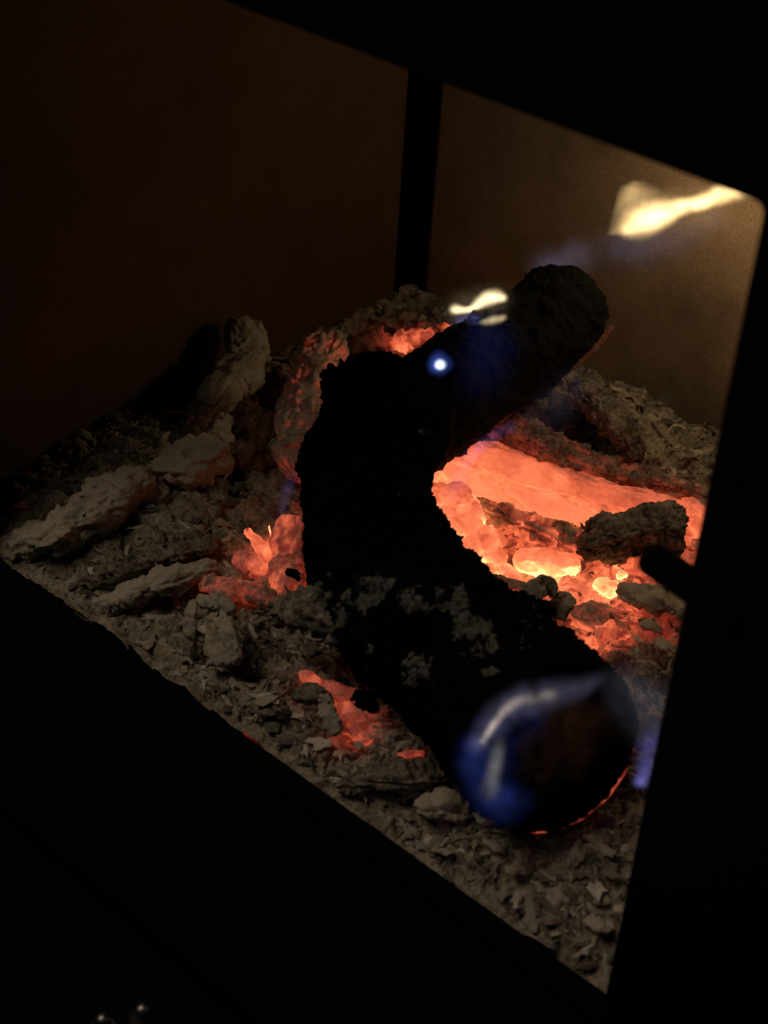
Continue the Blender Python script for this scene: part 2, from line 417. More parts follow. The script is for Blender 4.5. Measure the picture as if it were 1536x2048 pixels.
# thousands of curled flakes and crumbs lying on the bed
def scatter(name, count, size, seed, mat, kind, front=0):
    rng = np.random.RandomState(seed); V, F, H = [], [], []; base = 0
    xs = rng.uniform(-.48, .045, count); ys = rng.uniform(.018, WY - .004, count)
    if front:                                      # the front corner is strewn with larger flakes
        xs[:front] = rng.uniform(-.30, .0, front); ys[:front] = rng.uniform(.020, .13, front)
    zs = bed_z(xs, ys); hh = hot_field(np.stack([xs, ys], -1))
    for k in range(count):
        s = size[0] * (size[1] / size[0]) ** (rng.rand() ** (1.7 if k >= front // 2 else .9))
        if kind == 'flake':
            m = 13; th = np.linspace(0, 2 * math.pi, m, endpoint=False) + rng.rand(m) * .4
            rr = s * (.45 + .75 * rng.rand(m)); el = .14 + .5 * rng.rand() ** 1.3
            p = np.stack([rr * np.cos(th), rr * np.sin(th) * el, np.zeros(m)], -1)
            inner = p * .5; p[:, 2] = (p[:, 0] ** 2) / s * rng.uniform(-.55, .35) + rng.normal(size=m) * s * .09
            q = np.vstack([[[0, 0, s * .12]], inner + [0, 0, s * .1], p])
            q = np.vstack([q, q - [0, 0, s * .06]])
            f = []; n1 = 1 + 2 * m
            for i in range(m):
                j = (i + 1) % m
                f += [[0, 1 + i, 1 + j], [1 + i, 1 + m + i, 1 + m + j, 1 + j], [1 + m + i, n1 + 1 + m + i, n1 + 1 + m + j, 1 + m + j]]
            tilt = .36
        else:
            q, f0 = ICO; q = q * s * (1 + .5 * rng.normal(size=(len(q), 1)).clip(-1.2, 1.2)) * np.array([1, .6 + .4 * rng.rand(), .45 + .4 * rng.rand()]); f = f0; tilt = .8
        az = rng.rand() * 6.283; ax, ay = rng.normal(size=2) * tilt * .6
        R = np.array(Matrix.Rotation(az, 3, 'Z') @ Matrix.Rotation(ax, 3, 'X') @ Matrix.Rotation(ay, 3, 'Y'))
        q = q @ R.T + [xs[k], ys[k], zs[k] + s * .15]
        V.append(q); F += [[i + base for i in g] for g in f]; base += len(q)
        H.append(np.full(len(q), hh[k] * rng.uniform(.0, 1.0) ** .8 + rng.uniform(-.03, .03)))
    V = np.vstack(V); H = np.concatenate(H).clip(0, 1)
    ok = V[:, 1] > -.05
    V[:, 1] = np.clip(V[:, 1], .0150, WY - .0012); V[:, 0] = np.clip(V[:, 0], WX + .0012, .049)
    o = mesh_obj(name, V, F, mat, heat=H, smooth_sh=False, origin=(-.2, .2, 0))
    return o
bm = bmesh.new(); bmesh.ops.create_icosphere(bm, subdivisions=1, radius=1)
ICO = (np.array([v.co[:] for v in bm.verts]), [[v.index for v in f.verts] for f in bm.faces]); bm.free()
tag(scatter('ash_flakes', 6500, (.0016, .0110), 3, M_FLAKE, 'flake', 1500), 'loose curled ash flakes strewn over the ash bed', 'ash', kind='stuff')
tag(scatter('ash_crumbs', 2200, (.0006, .0022), 4, M_FLAKE, 'crumb'), 'fine crumbs of ash and ember on the ash bed', 'ash', kind='stuff')

# ------------------------------------------------------------------ burnt pieces
def piece(name, label, cat, pts, mat, squash=.6, power=2.5, up=(0, 0, 1), heat=0., hn=.2, face=None, rough=.16, fine=.0009,
          group=None, parent=None, seg=40, seed=None, ends=('round', 'round'), fibre=0., res=.00095, lay=0., crumb=None, chips=None, girth=.28, grain=0.):
    """pts: (px, py, z, half-width px) along the piece; width is measured across it, `squash` is thickness / width.
    heat: own temperature; face: (dx,dy,dz,gain) hotter on the side that faces that way"""
    global SEED
    SEED += 1.0; sd = SEED if seed is None else seed
    W = []
    for px, py, z, r in pts:
        p = at(px, py, z)
        if p[1] < .028: p = at(px, py, .028, 1)          # stays behind the sill
        W.append((*p, m_of(r, p)))
    W = np.array(W); L = np.linalg.norm(np.diff(W[:, :3], axis=0), axis=1).sum()
    n = int(np.clip(L / res, 8, 260)); S = spline(W, n)
    if L > .03:
        tt = np.linspace(0, L, n); S[:, 3] *= 1 + girth * noise(np.stack([tt / .018, tt * 0 + sd, tt * 0], -1)) + girth * .5 * noise(np.stack([tt / .006, tt * 0 + sd + 9, tt * 0], -1))
    rmax = S[:, 3].max(); nseg = int(np.clip(2 * math.pi * rmax * (1 + squash) / 2 / res, 16, 190))
    V, F, arc, k0 = loft(S[:, :3], S[:, 3], nseg, up, squash, power, *ends)
    N = normals(V, F)
    big = fbm(V, rmax * 1.6, 3, .5, sd); med = ridged(V, rmax * .8, 2, sd)
    d = rmax * rough * (big * .9 + med * .25) * min(1, squash + .35) + fine * fbm(V, .0035, 2, .6, sd)
    cold = heat < .3
    cr = (.0015 if cold else .0006) if crumb is None else crumb; cr = min(cr, rmax * .22)
    if cr:
        an = np.tile(np.arange(nseg), len(V) // nseg + 1)[:len(V)] / nseg; an = np.abs(an * 2 - 1)
        pr = np.stack([arc * res / 2.6, an * math.pi * rmax * (1 + squash) / 2, np.full(len(V), sd)], -1)
        d = d + cr * plates(pr, .0048, sd)[0] + cr * .5 * plates(V, .0075, sd + 1)[0]
    if fibre:                                    # long grain grooves
        ang = np.tile(np.arange(nseg), len(V) // nseg + 1)[:len(V)] / nseg
        d = d + fibre * noise(np.stack([ang * nseg * .45, arc * .05, np.full(len(V), sd)], -1)) - fibre * .6 * (np.abs(noise(np.stack([arc * .22, ang * 6, np.full(len(V), sd + 3)], -1))) < .06)
    if lay:                                      # peeling layers: steps in the surface
        q = fbm(V, rmax * 1.3, 3, .5, sd + 31) * 4; d = d + lay * (np.floor(q) + smooth(q - np.floor(q), .0, .12))
    V = V + N * d[:, None]; V[:, 1] = np.clip(V[:, 1], .0152, WY - .001); V[:, 0] = np.maximum(V[:, 0], WX + .001)
    N2 = normals(V, F)
    h = np.full(len(V), float(heat))
    if heat > 0:
        h = h + hn * .7 * fbm(V, .016, 2, .5, sd + 5) + hn * .55 * plates(V, .010, sd + 8)[0] + hn * .25 * plates(V, .0045, sd + 9)[0]
        if face is not None:
            fd = np.array(face[:3]); fd = fd / np.linalg.norm(fd); h = h + face[3] * (N2 @ fd)
        if grain:                                # bands of ash along the wood's own grain
            ang = np.tile(np.arange(nseg), len(V) // nseg + 1)[:len(V)] / nseg
            g = noise(np.stack([arc * res / .035 + 1.5 * fbm(V, .03, 2, .5, sd), ang * 11 + 1.2 * fbm(V, .02, 2, .5, sd + 2), np.full(len(V), sd)], -1)); g2 = noise(np.stack([arc * res / .012, ang * 30 + 2 * fbm(V, .015, 2, .5, sd + 6), np.full(len(V), sd + 4)], -1))
            h = h + grain * g + grain * .5 * g2
        if heat > .45: h = h - .13 * N2[:, 2] + .03            # hottest underneath, veiled with ash on top
        h = h - .10 * smooth(d / max(rmax * rough, 1e-6), .1, 1.2)
    nc = (int(min(L * rmax * 4e4, 60)) if cold else 0) if chips is None else chips
    if nc:
        v2, q2, t2 = flakes_on(V, N2, nc, (.0012, min(.006, rmax * .55)), np.random.RandomState(int(sd)))
        h = np.concatenate([h, np.full(len(v2), 0.)]); V = np.vstack([V, v2]); F = (np.vstack([F[0], q2]), np.vstack([F[1], t2]))
    o = mesh_obj(name, V, F, mat, parent, heat=np.clip(h, 0, 1.0))
    if parent is None: tag(o, label, cat, group)
    return o
SEED = 10.0
VIEW = tuple(-ROT[:, 2])

# -- the two logs ------------------------------------------------------------
def log(name, label, path, mat_body, ends, teeth, sd, ashpatch=None, nseg=220, n=330, origin_z=0.):
    W = []
    for px, py, z, r in path:
        p = at(px, py, z); W.append((*p, m_of(r, p)))
    S = spline(np.array(W), n)
    root = empty(name, (S[:, 0].mean(), S[:, 1].mean(), origin_z)); tag(root, label, 'log')
    V, F, arc, k0 = loft(S[:, :3], S[:, 3], nseg, (0.2, -.3, 1), 1.0, 2.0, *ends, capn=24)
    N = normals(V, F)
    body = (arc >= k0)
    d = .0048 * fbm(V, .045, 3, .5, sd) + .0018 * ridged(V, .014, 2, sd) + .0012 * plates(V, .012, sd)[0] + teeth * (fbm(V, .0032, 2, .7, sd) + .5 * ridged(V, .0024, 1, sd))
    d = d - d.mean(); V = V + N * d[:, None]
    return root, V, F, S, d
rootA, V, F, SA, d = log('charred_log', 'thick curved black log burning at its cut front end, lying across the embers',
    [(770, 800, .087, 120), (756, 860, .083, 124), (736, 950, .077, 126), (745, 1060, .069, 133), (789, 1160, .061, 146),
     (872, 1262, .054, 163), (980, 1372, .050, 174), (1112, 1497, .062, 186)], M_CHAR, ('flat', 'flat'), .0017, 3.)
oA = mesh_obj('charred_bark', V, F, M_CHAR, rootA, heat=np.zeros(len(V)))
cov = np.zeros(len(V)); CC = V - CAM; cz = CC @ ROT[:, 2]; pxA = 768 + FPX * (CC @ ROT[:, 0]) / cz; pyA = 1024 + FPX * (CC @ ROT[:, 1]) / cz
upper = smooth(normals(V, F)[:, 2], -.3, .4)
for px, py, r, a in ((745, 1185, 58, .72), (805, 1205, 44, .62), (835, 1340, 40, .85), (945, 1250, 50, .78), (968, 1310, 46, .78), (920, 1210, 40, .62), (700, 1235, 60, .62),
                     (735, 1405, 44, .78), (775, 1445, 28, .6), (800, 990, 9, .9), (845, 865, 9, .9), (870, 1200, 60, .5), (640, 1190, 50, .75), (680, 1330, 60, .45), (1060, 1260, 40, .5)):
    cov = np.maximum(cov, a * np.exp(-((pxA - px) ** 2 + (pyA - py) ** 2) / r ** 2))
cov = cov * upper; crust = smooth(cov + .5 * fbm(V, .013, 4, .6, 40), .44, .66)
NA = normals(V, F); V2 = V + NA * (crust * (.0016 + .0022 * np.clip(plates(V, .006, 41)[0], -.6, 1)))[:, None]
oA.data.vertices.foreach_set('co', (V2 - np.array(rootA.location)).ravel())
cov = np.maximum(cov * .6, crust * .8)
ca = oA.data.attributes.new('ash_cover', 'FLOAT', 'POINT'); ca.data.foreach_set('value', cov.astype(np.float32))

rootB, VB, FB, SB, d = log('charred_log', 'straight charred log propped behind the curved log, its round end near the back wall',
    [(1132, 622, .097, 98), (1068, 670, .088, 104), (978, 733, .074, 108), (876, 806, .058, 110), (788, 876, .044, 104)],
    M_CHAR, ('round', 'round'), .0008, 5., nseg=180, n=200)
NB = normals(VB, FB)
axB = SB[0, :3] - SB[-1, :3]; axB /= np.linalg.norm(axB)
hB = np.zeros(len(VB))
mesh_obj('charred_bark', VB, FB, M_CHARB, rootB, heat=hB)

# -- cut face of the front log
def cut_face():
    c, t, r = SA[-1, :3], SA[-1, :3] - SA[-4, :3], SA[-1, 3]; t /= np.linalg.norm(t)
    upv = np.array([0, 0, 1.]) - t * t[2]; upv /= np.linalg.norm(upv); s = np.cross(t, upv)
    nr, na = 70, 200; vs = []; 
    for i in range(nr):
        q = (i / (nr - 1)) ** .8 * .985
        for k in range(na):
            a = 2 * math.pi * k / na; vs.append(c + r * q * (math.cos(a) * s + math.sin(a) * upv) + t * .0035)
    vs = np.array(vs); loc = vs - c; a2 = np.arctan2(loc @ upv, loc @ s); q2 = np.linalg.norm(loc, axis=1) / r
    rad = np.zeros(len(vs)); rg = np.random.RandomState(5)
    for k in range(7):
        a0 = rg.uniform(-3.14, 3.14); wob = .12 * noise(np.stack([q2 * 5, q2 * 0 + k, q2 * 0], -1))
        dd = np.abs((a2 - a0 + wob + math.pi) % (2 * math.pi) - math.pi) * q2 * r; rad += np.exp(-(dd / .0008) ** 2) * smooth(q2, .1, .35) * rg.uniform(.4, 1)
    hgt = .0012 * fbm(vs, .012, 3, .5, 4) - .0009 * np.clip(rad, 0, 1) + .00012 * np.sin(q2 * 60 + 5 * fbm(vs, .03, 2)) + .0009 * fbm(vs, .003, 2, .6, 6) * smooth(q2, .3, .9) + .0010 * plates(vs, .009, 3)[0] * smooth(q2, .45, .9)
    vs = vs + t * hgt[:, None]
    i, k = np.meshgrid(np.arange(nr - 1), np.arange(na), indexing='ij')
    Q = np.stack([i * na + k, i * na + (k + 1) % na, (i + 1) * na + (k + 1) % na, (i + 1) * na + k], -1).reshape(-1, 4)
    if np.dot(np.cross(vs[Q[500, 1]] - vs[Q[500, 0]], vs[Q[500, 2]] - vs[Q[500, 0]]), t) < 0: Q = Q[:, ::-1].copy()
    tm = NT('singed_end_grain'); geo = tm.n('ShaderNodeNewGeometry'); pos = geo.outputs['Position']
    obj = tm.n('ShaderNodeVectorMath', operation='DISTANCE'); tm.l(pos, obj.inputs[0]); obj.inputs[1].default_value = tuple(c + r * .12 * s * -1 + r * .18 * upv)
    n1 = tm.noise(pos, 70, 5, .6); n2 = tm.noise(pos, 300, 3)
    f = tm.math('SUBTRACT', tm.math('DIVIDE', obj.outputs['Value'], r * .95), tm.math('MULTIPLY', tm.math('SUBTRACT', n1, .5), 1.3))
    colr = tm.ramp(f, [(0., (.26, .135, .065)), (.35, (.13, .068, .033)), (.66, (.008, .006, .005)), (1., (.004, .004, .004))])
    bs = tm.n('ShaderNodeBsdfPrincipled', i_Roughness=.9); bs.inputs['Specular IOR Level'].default_value = .15; tm.l(colr, bs.inputs['Base Color'])
    b = tm.n('ShaderNodeBump', i_Strength=.5, i_Distance=.001); tm.l(n2, b.inputs['Height']); tm.l(b.outputs[0], bs.inputs['Normal']); tm.l(bs.outputs[0], tm.out.inputs[0])
    mesh_obj('cut_face', vs, Q, tm.m, rootA, heat=None)
    return c, t, r, upv, s
fc, ft, fr, fu, fs_ = cut_face()
# glowing rim of bark low on the cut face
def rim(a0, a1, name, parent, w0, heat):
    pts = []
    n = 60
    for k in range(n):
        a = math.radians(a0 + (a1 - a0) * k / (n - 1)); pts.append(fc + fr * 1.005 * (math.cos(a) * fs_ + math.sin(a) * fu) + ft * .002)
    pts = np.array(pts); rad = w0 * (np.sin(np.linspace(.12, math.pi - .12, n)) * (.7 + .5 * np.abs(fbm(pts, .012, 2, .5, 2)))) + .0002
    V, F, arc, _ = loft(pts, rad, 10, tuple(ft), 1.0, 2.0, capn=3); V = V + .0005 * normals(V, F) * fbm(V, .006, 2)[:, None]
    mesh_obj(name, V, F, M_COAL, parent, heat=np.clip(heat + .25 * fbm(V, .012, 2, .5, 7), 0, 1))
RIM = (fs_, fu)
rim(-165, -62, 'glowing_bark_edge', rootA, .0010, .34)

# -- embers and ash pieces ----------------------------------------------------
HOTC = (-.2, -.7, .35)      # towards the hollow the pieces heat each other across
L = [
 # name, label, cat, pts, material, options
 ('ember', 'long smooth glowing orange ember slab under the ash heap behind the curved log', 'ember',
  [(850, 915, .022, 50), (960, 940, .022, 76), (1080, 978, .018, 80), (1200, 1010, .014, 70), (1330, 1030, .008, 54), (1440, 1040, .004, 46)], M_COAL,
  dict(squash=.62, power=2.3, heat=.62, hn=.04, grain=.07, face=(-.1, -.8, .1, .12), rough=.07, lay=.0009, up=(-.1, .35, 1), fine=.0001, girth=.06, crumb=.0)),
 ('charred_log', 'ash-topped dark red crust of a burnt log above the orange slab', 'log',
  [(1000, 850, .035, 34), (1090, 890, .034, 40), (1190, 930, .030, 34), (1300, 958, .022, 24), (1430, 985, .016, 20)], M_DARK,
  dict(squash=.6, heat=.17, hn=.16, face=(-.1, -.9, -.2, .12), rough=.24, fibre=.0014)),
 ('ember', 'thick pink-orange ember with peeling layers against the inner bend of the curved log', 'ember',
  [(905, 1000, .020, 40), (925, 1045, .018, 44), (955, 1085, .012, 40), (975, 1120, .008, 26)], M_COAL, dict(squash=.7, heat=.78, hn=.14, rough=.2, lay=.0010)),
 ('ember', 'round pale orange ember lump at the end of the long glowing slab', 'ember',
  [(880, 985, .030, 26), (925, 992, .028, 26)], M_COAL, dict(squash=.75, heat=.68, hn=.12, rough=.16)),
 ('ember', 'smooth bright oval ember in the middle of the glowing hollow', 'ember',
  [(1045, 1120, .006, 24), (1090, 1126, .006, 30), (1140, 1132, .004, 26)], M_COAL, dict(squash=.8, heat=.76, hn=.10, rough=.10, power=3, face=(.9, -.3, -.1, .12), fine=.0003)),
 ('ember', 'small yellow-white ember, the hottest lump in the glowing hollow', 'ember',
  [(1200, 1172, .006, 19), (1224, 1180, .006, 21)], M_COAL, dict(squash=.9, heat=.93, hn=.06, rough=.14)),
 ('ember', 'tiny yellow ember crumb under the dark charcoal chunk', 'ember',
  [(1238, 1152, .010, 8), (1248, 1148, .010, 9)], M_COAL, dict(squash=.9, heat=.92, hn=.05, rough=.2)),
 ('ember', 'flat orange ember split down the middle beside the two ash chips', 'ember',
  [(1165, 1225, .006, 40), (1205, 1250, .006, 42), (1275, 1265, .004, 18)], M_COAL, dict(squash=.45, heat=.54, hn=.12, rough=.14, face=(0, -.5, -.8, .22), power=3.2)),
 ('ember', 'dull violet-grey ember wedged against the inner edge of the curved log', 'ember',
  [(960, 1160, .014, 22), (1000, 1172, .014, 24), (1045, 1180, .012, 18)], M_COAL, dict(squash=.6, heat=.46, hn=.14, rough=.2, face=(0, -.3, -.9, .25))),
 ('ember', 'upright orange ember petal standing at the dark charcoal chunk', 'ember',
  [(1168, 1088, .004, 10), (1180, 1055, .012, 26), (1205, 1035, .020, 30)], M_COAL, dict(squash=.35, heat=.66, hn=.08, up=(.2, -1, .2), rough=.14)),
 ('charcoal_chunk', 'dark brown charcoal chunk with a broken square end on the embers by the latch pin', 'charcoal',
  [(1178, 1092, .016, 30), (1230, 1075, .020, 44), (1300, 1058, .024, 50), (1362, 1062, .024, 50)], M_DARK,
  dict(squash=.8, power=3.2, heat=0., rough=.12, fibre=.0009, ends=('round', 'flat'))),
 ('ember', 'orange ember block behind the broken end of the charcoal chunk', 'ember',
  [(1372, 1010, .016, 22), (1400, 1040, .014, 26), (1420, 1075, .010, 22)], M_COAL, dict(squash=.6, heat=.62, hn=.10, power=3, rough=.14)),
 ('ember', 'low orange ember sliver under the charcoal chunk beside the latch pin', 'ember',
  [(1290, 1140, .004, 14), (1340, 1130, .006, 18), (1395, 1120, .006, 18)], M_COAL, dict(squash=.6, heat=.58, hn=.14, rough=.2)),
 ('ash_ridge', 'crumbly speckled ridge of glowing ash between the long slab and the oval ember', 'ash ridge',
  [(945, 1012, .014, 16), (1010, 1035, .014, 26), (1090, 1062, .012, 30), (1165, 1092, .010, 22)], M_COAL, dict(squash=.7, heat=.40, hn=.30, rough=.45, crumb=.0025, face=(0, -.6, -.8, .15))),
 ('ember', 'orange ember crust joining the oval ember to the yellow-white lump', 'ember',
  [(1130, 1165, .002, 16), (1165, 1185, .002, 22), (1195, 1205, .001, 16)], M_COAL, dict(squash=.7, heat=.70, hn=.2, rough=.3)),
 ('ember', 'broken pale orange ember below the peeling ember at the log inner bend', 'ember',
  [(965, 1128, .006, 16), (1000, 1138, .006, 20), (1030, 1160, .004, 14)], M_COAL, dict(squash=.7, heat=.72, hn=.22, rough=.3)),
 ('ember', 'low orange ember between the yellow-white lump and the pinkish ash slab', 'ember',
  [(1225, 1212, .003, 14), (1265, 1205, .004, 20), (1300, 1190, .004, 14)], M_COAL, dict(squash=.6, heat=.58, hn=.25, rough=.3)),
 ('ash_slab', 'pinkish ash slab lying under the latch pin', 'ash slab',
  [(1250, 1185, .012, 24), (1310, 1200, .014, 34), (1370, 1215, .014, 30)], M_ASH, dict(squash=.35, heat=.0, rough=.2, lay=.0006)),
 ('ash_chip', 'bent grey-green ash chip standing on the inner edge of the curved log', 'ash chip',
  [(1052, 1215, .050, 16), (1072, 1180, .058, 22), (1096, 1166, .060, 16), (1106, 1190, .054, 10)], M_ASH, dict(squash=.3, up=(.3, -.8, .5), rough=.14)),
 ('ash_clod', 'crumbly grey ash clod clinging to the outer bend of the curved log', 'ash clod',
  [(560, 1225, .040, 22), (600, 1215, .050, 40), (650, 1230, .054, 40), (680, 1260, .050, 24)], M_DARK, dict(squash=.7, rough=.4, crumb=.003)),
 ('ash_chip', 'rounded grey ash chip beside the bent chip on the curved log', 'ash chip',
  [(1112, 1232, .042, 20), (1122, 1208, .048, 26), (1132, 1192, .050, 16)], M_ASH, dict(squash=.4, up=(.3, -.8, .5), rough=.14)),
 ('ash_heap_clod', 'tall tan ash clod leaning on the back wall above the glowing slab', 'ash clod',
  [(1165, 790, .056, 30), (1205, 820, .052, 36), (1240, 858, .046, 34), (1262, 900, .036, 24)], M_DARK, dict(squash=.8, rough=.32, fibre=.001)),
 ('ash_strip', 'narrow dark ash-crusted strip along the foot of the back wall', 'ash strip',
  [(1255, 905, .022, 18), (1330, 935, .018, 20), (1440, 975, .014, 18)], M_DARK, dict(squash=.7, rough=.35)),
 # behind the logs
 ('ember', 'curled glowing red ember flakes showing in the notch behind both logs', 'ember',
  [(790, 690, .050, 20), (830, 690, .052, 28), (880, 672, .056, 20), (918, 655, .060, 8)], M_COAL, dict(squash=.4, heat=.52, hn=.30, up=(0, -.6, .8), rough=.34, lay=.001)),
 ('ash_chip', 'grey-purple ash flake in the notch where the two logs meet', 'ash chip',
  [(760, 730, .052, 14), (790, 722, .054, 22), (815, 735, .052, 14)], M_COAL, dict(squash=.35, heat=.26, hn=.16, up=(0, -.7, .7), rough=.2)),
 # left of the curved log
 ('ash_branch', 'pale ash-crusted branch stub with a knobbed tip leaning towards the side wall', 'branch',
  [(480, 668, .058, 38), (506, 705, .052, 36), (472, 752, .046, 44), (440, 795, .040, 46)], M_ASH, dict(squash=.9, rough=.14, lay=.0009, crumb=.0009, girth=.15)),
 ('charcoal_chunk', 'reddish-brown charred wood stub with split grain under the ash-crusted branch', 'charcoal',
  [(428, 812, .034, 34), (412, 845, .030, 36), (395, 880, .026, 30)], M_RED, dict(squash=.9, rough=.12, fibre=.0022, crumb=.0008, chips=8)),
 ('ash_clod', 'broad pale ash clod below the reddish charred stub', 'ash clod',
  [(300, 945, .026, 26), (350, 938, .030, 46), (400, 925, .028, 52), (430, 905, .024, 30)], M_ASH, dict(squash=.7, rough=.3, lay=.0012)),
 ('ash_branch', 'pale crumbling ash bark beside the reddish charred stub', 'branch',
  [(462, 800, .032, 14), (452, 845, .030, 20), (440, 890, .026, 24), (405, 915, .024, 22)], M_ASH, dict(squash=.7, rough=.3, lay=.0008)),
 ('ash_clod', 'small pale ash lump at the foot of the broad ash clod', 'ash clod',
  [(300, 975, .022, 20), (325, 990, .018, 24)], M_ASH, dict(squash=.8, rough=.3)),
 ('ash_branch', 'curved grey ash log with a dark pit running down towards the side wall corner', 'branch',
  [(275, 960, .026, 34), (220, 1000, .024, 44), (165, 1040, .020, 40), (110, 1070, .014, 30)], M_ASH, dict(squash=.85, rough=.2, lay=.0008)),
 ('ash_branch', 'dim ash log end close to the side wall and the sill', 'branch',
  [(100, 1070, .014, 26), (50, 1085, .012, 36), (-20, 1100, .010, 34)], M_ASH, dict(squash=.8, rough=.25)),
 ('ash_log', 'ash-crusted log end lit orange, leaning beside the curved log near its upper end', 'log',
  [(655, 690, .056, 36), (630, 760, .046, 46), (605, 840, .036, 52), (600, 920, .026, 46)], M_ASH, dict(squash=.8, rough=.22, lay=.0008, fibre=.0008, heat=.16, hn=.12, face=(.9, -.2, -.3, .22))),
 ('ash_clod', 'crumbly brown ash clump between the branch and the orange-lit ash log', 'ash clod',
  [(500, 830, .030, 34), (515, 880, .026, 46), (500, 930, .020, 38)], M_RED, dict(squash=.8, rough=.45)),
 ('ember', 'upright glowing ember with a pale ringed top tight against the curved log', 'ember',
  [(578, 1180, .012, 34), (578, 1120, .022, 36), (580, 1068, .034, 34), (582, 1048, .036, 30)], M_COAL, dict(squash=.9, heat=.39, hn=.12, rough=.08, ends=('round', 'flat'), power=2.2, face=(-.8, -.2, .2, .10), grain=.08)),
 ('ember_splinter', 'bright orange leaning splinter left of the upright ember', 'ember',
  [(496, 1062, .030, 6), (522, 1095, .024, 14), (552, 1135, .016, 15)], M_COAL, dict(squash=.5, heat=.58, hn=.2, rough=.35)),
 ('ember_splinter', 'thin yellow-hot splinter standing at the ring of the upright ember', 'ember',
  [(538, 1052, .034, 2.5), (542, 1072, .030, 3), (551, 1094, .025, 3)], M_COAL, dict(squash=.6, heat=.90, hn=.04, rough=.15)),
 ('ember', 'pink ember lump under the leaning splinter', 'ember',
  [(485, 1120, .016, 22), (520, 1140, .014, 24)], M_COAL, dict(squash=.7, heat=.40, hn=.18, rough=.3)),
 ('ember_slab', 'flat grey-violet ember slab with a red left end', 'ember',
  [(415, 1165, .014, 24), (460, 1178, .016, 30), (520, 1190, .014, 28), (550, 1205, .012, 14)], M_COAL, dict(squash=.45, heat=.30, hn=.16, face=(-.8, .3, -.3, .14), rough=.16)),
 ('ash_stick', 'long pale ash-crusted stick ending at the grey-violet slab', 'stick',
  [(175, 1235, .010, 28), (250, 1195, .012, 28), (340, 1160, .014, 26), (415, 1140, .014, 22)], M_ASH, dict(squash=.8, rough=.16, fibre=.0006)),
 ('ash_stick', 'dark fibrous stick behind the long pale ash-crusted stick', 'stick',
  [(150, 1175, .010, 22), (250, 1140, .012, 26), (340, 1110, .014, 26), (420, 1090, .014, 20)], M_DARK, dict(squash=.7, rough=.2, fibre=.0014)),
 ('ash_slab', 'narrow upright grey ash slab left of the dark crack', 'ash slab',
  [(385, 1205, .026, 10), (380, 1250, .018, 17), (376, 1310, .008, 18)], M_ASH, dict(squash=.4, up=(.1, -1, .3), rough=.1, power=3)),
 ('ash_slab', 'wide smooth grey ash slab right of the dark crack', 'ash slab',
  [(425, 1225, .024, 22), (440, 1270, .018, 40), (450, 1320, .008, 48)], M_ASH, dict(squash=.3, up=(.1, -1, .3), rough=.09, power=3)),
 ('ash_chip', 'folded ash chip on top of the wide smooth slab', 'ash chip',
  [(400, 1205, .030, 16), (435, 1205, .030, 22), (458, 1218, .028, 16)], M_ASH, dict(squash=.4, rough=.25)),
 ('ash_splinter', 'thin pale splinter leaning against the wide smooth ash slab', 'splinter',
  [(486, 1222, .026, 4), (500, 1250, .020, 4), (512, 1275, .016, 3)], M_ASH, dict(squash=.8, rough=.1)),
 ('ash_slab', 'thin split ash layer lying flat in front of the smooth slabs', 'ash slab',
  [(340, 1352, .006, 14), (390, 1362, .008, 18), (440, 1380, .006, 14)], M_ASH, dict(squash=.35, rough=.2, fibre=.0008)),
 ('ash_stick', 'grey fibrous stick along the sill below the split ash layer', 'stick',
  [(355, 1385, .002, 18), (430, 1410, .004, 22), (500, 1420, .004, 20), (560, 1425, .002, 16)], M_DARK, dict(squash=.6, rough=.16, fibre=.0012)),
 ('charcoal_chunk', 'dark brown lump beside the slit where embers glow below the curved log', 'charcoal',
  [(600, 1392, .016, 18), (632, 1390, .016, 24), (655, 1398, .014, 14)], M_DARK, dict(squash=.8, rough=.25)),
 ('ash_chip', 'grey-green ash chip standing on edge in front of the ember below the curved log', 'ash chip',
  [(650, 1392, .022, 12), (656, 1425, .016, 20), (668, 1465, .008, 18)], M_ASH, dict(squash=.35, up=(.2, -1, .3), rough=.14)),
 ('ash_chip', 'small pale oval ash chip standing on edge near the sill', 'ash chip',
  [(540, 1450, .014, 9), (548, 1480, .008, 13), (560, 1525, .000, 10)], M_ASH, dict(squash=.45, up=(.2, -1, .3), rough=.08)),
 ('ember', 'flat orange ember showing below the curved log', 'ember',
  [(690, 1395, .006, 24), (715, 1440, .004, 40), (745, 1475, .002, 28)], M_COAL, dict(squash=.4, heat=.46, hn=.14, rough=.14)),
 ('ember', 'small orange ember in the slit above the dark brown lump', 'ember',
  [(608, 1350, .012, 12), (628, 1366, .012, 16)], M_COAL, dict(squash=.7, heat=.42, hn=.10, rough=.2)),
 ('ember', 'dim red ember plank tucked under the curved log', 'ember',
  [(640, 1368, .010, 12), (680, 1384, .010, 20), (725, 1392, .008, 18)], M_COAL, dict(squash=.5, heat=.32, hn=.08, rough=.12, fibre=.0006)),
 ('ember', 'dull red ember at the sill beside the small oval chip', 'ember',
  [(490, 1452, .002, 14), (515, 1470, .002, 20), (535, 1490, .000, 12)], M_COAL, dict(squash=.6, heat=.32, hn=.16, rough=.2)),
 ('wood_slab', 'fibrous half-burnt wood slab with raised grain below the curved log', 'wood slab',
  [(690, 1570, .004, 36), (740, 1555, .008, 42), (800, 1548, .008, 42), (880, 1545, .006, 34)], M_DARK, dict(squash=.5, rough=.08, fibre=.0022, power=3)),
 ('ember', 'small crimson ember at the upper edge of the fibrous wood slab', 'ember',
  [(800, 1512, .012, 7), (822, 1508, .012, 8), (842, 1508, .012, 5)], M_COAL, dict(squash=.7, heat=.40, hn=.06, rough=.15)),
 ('ash_splinter', 'small pale splinter lying in front of the fibrous wood slab', 'splinter',
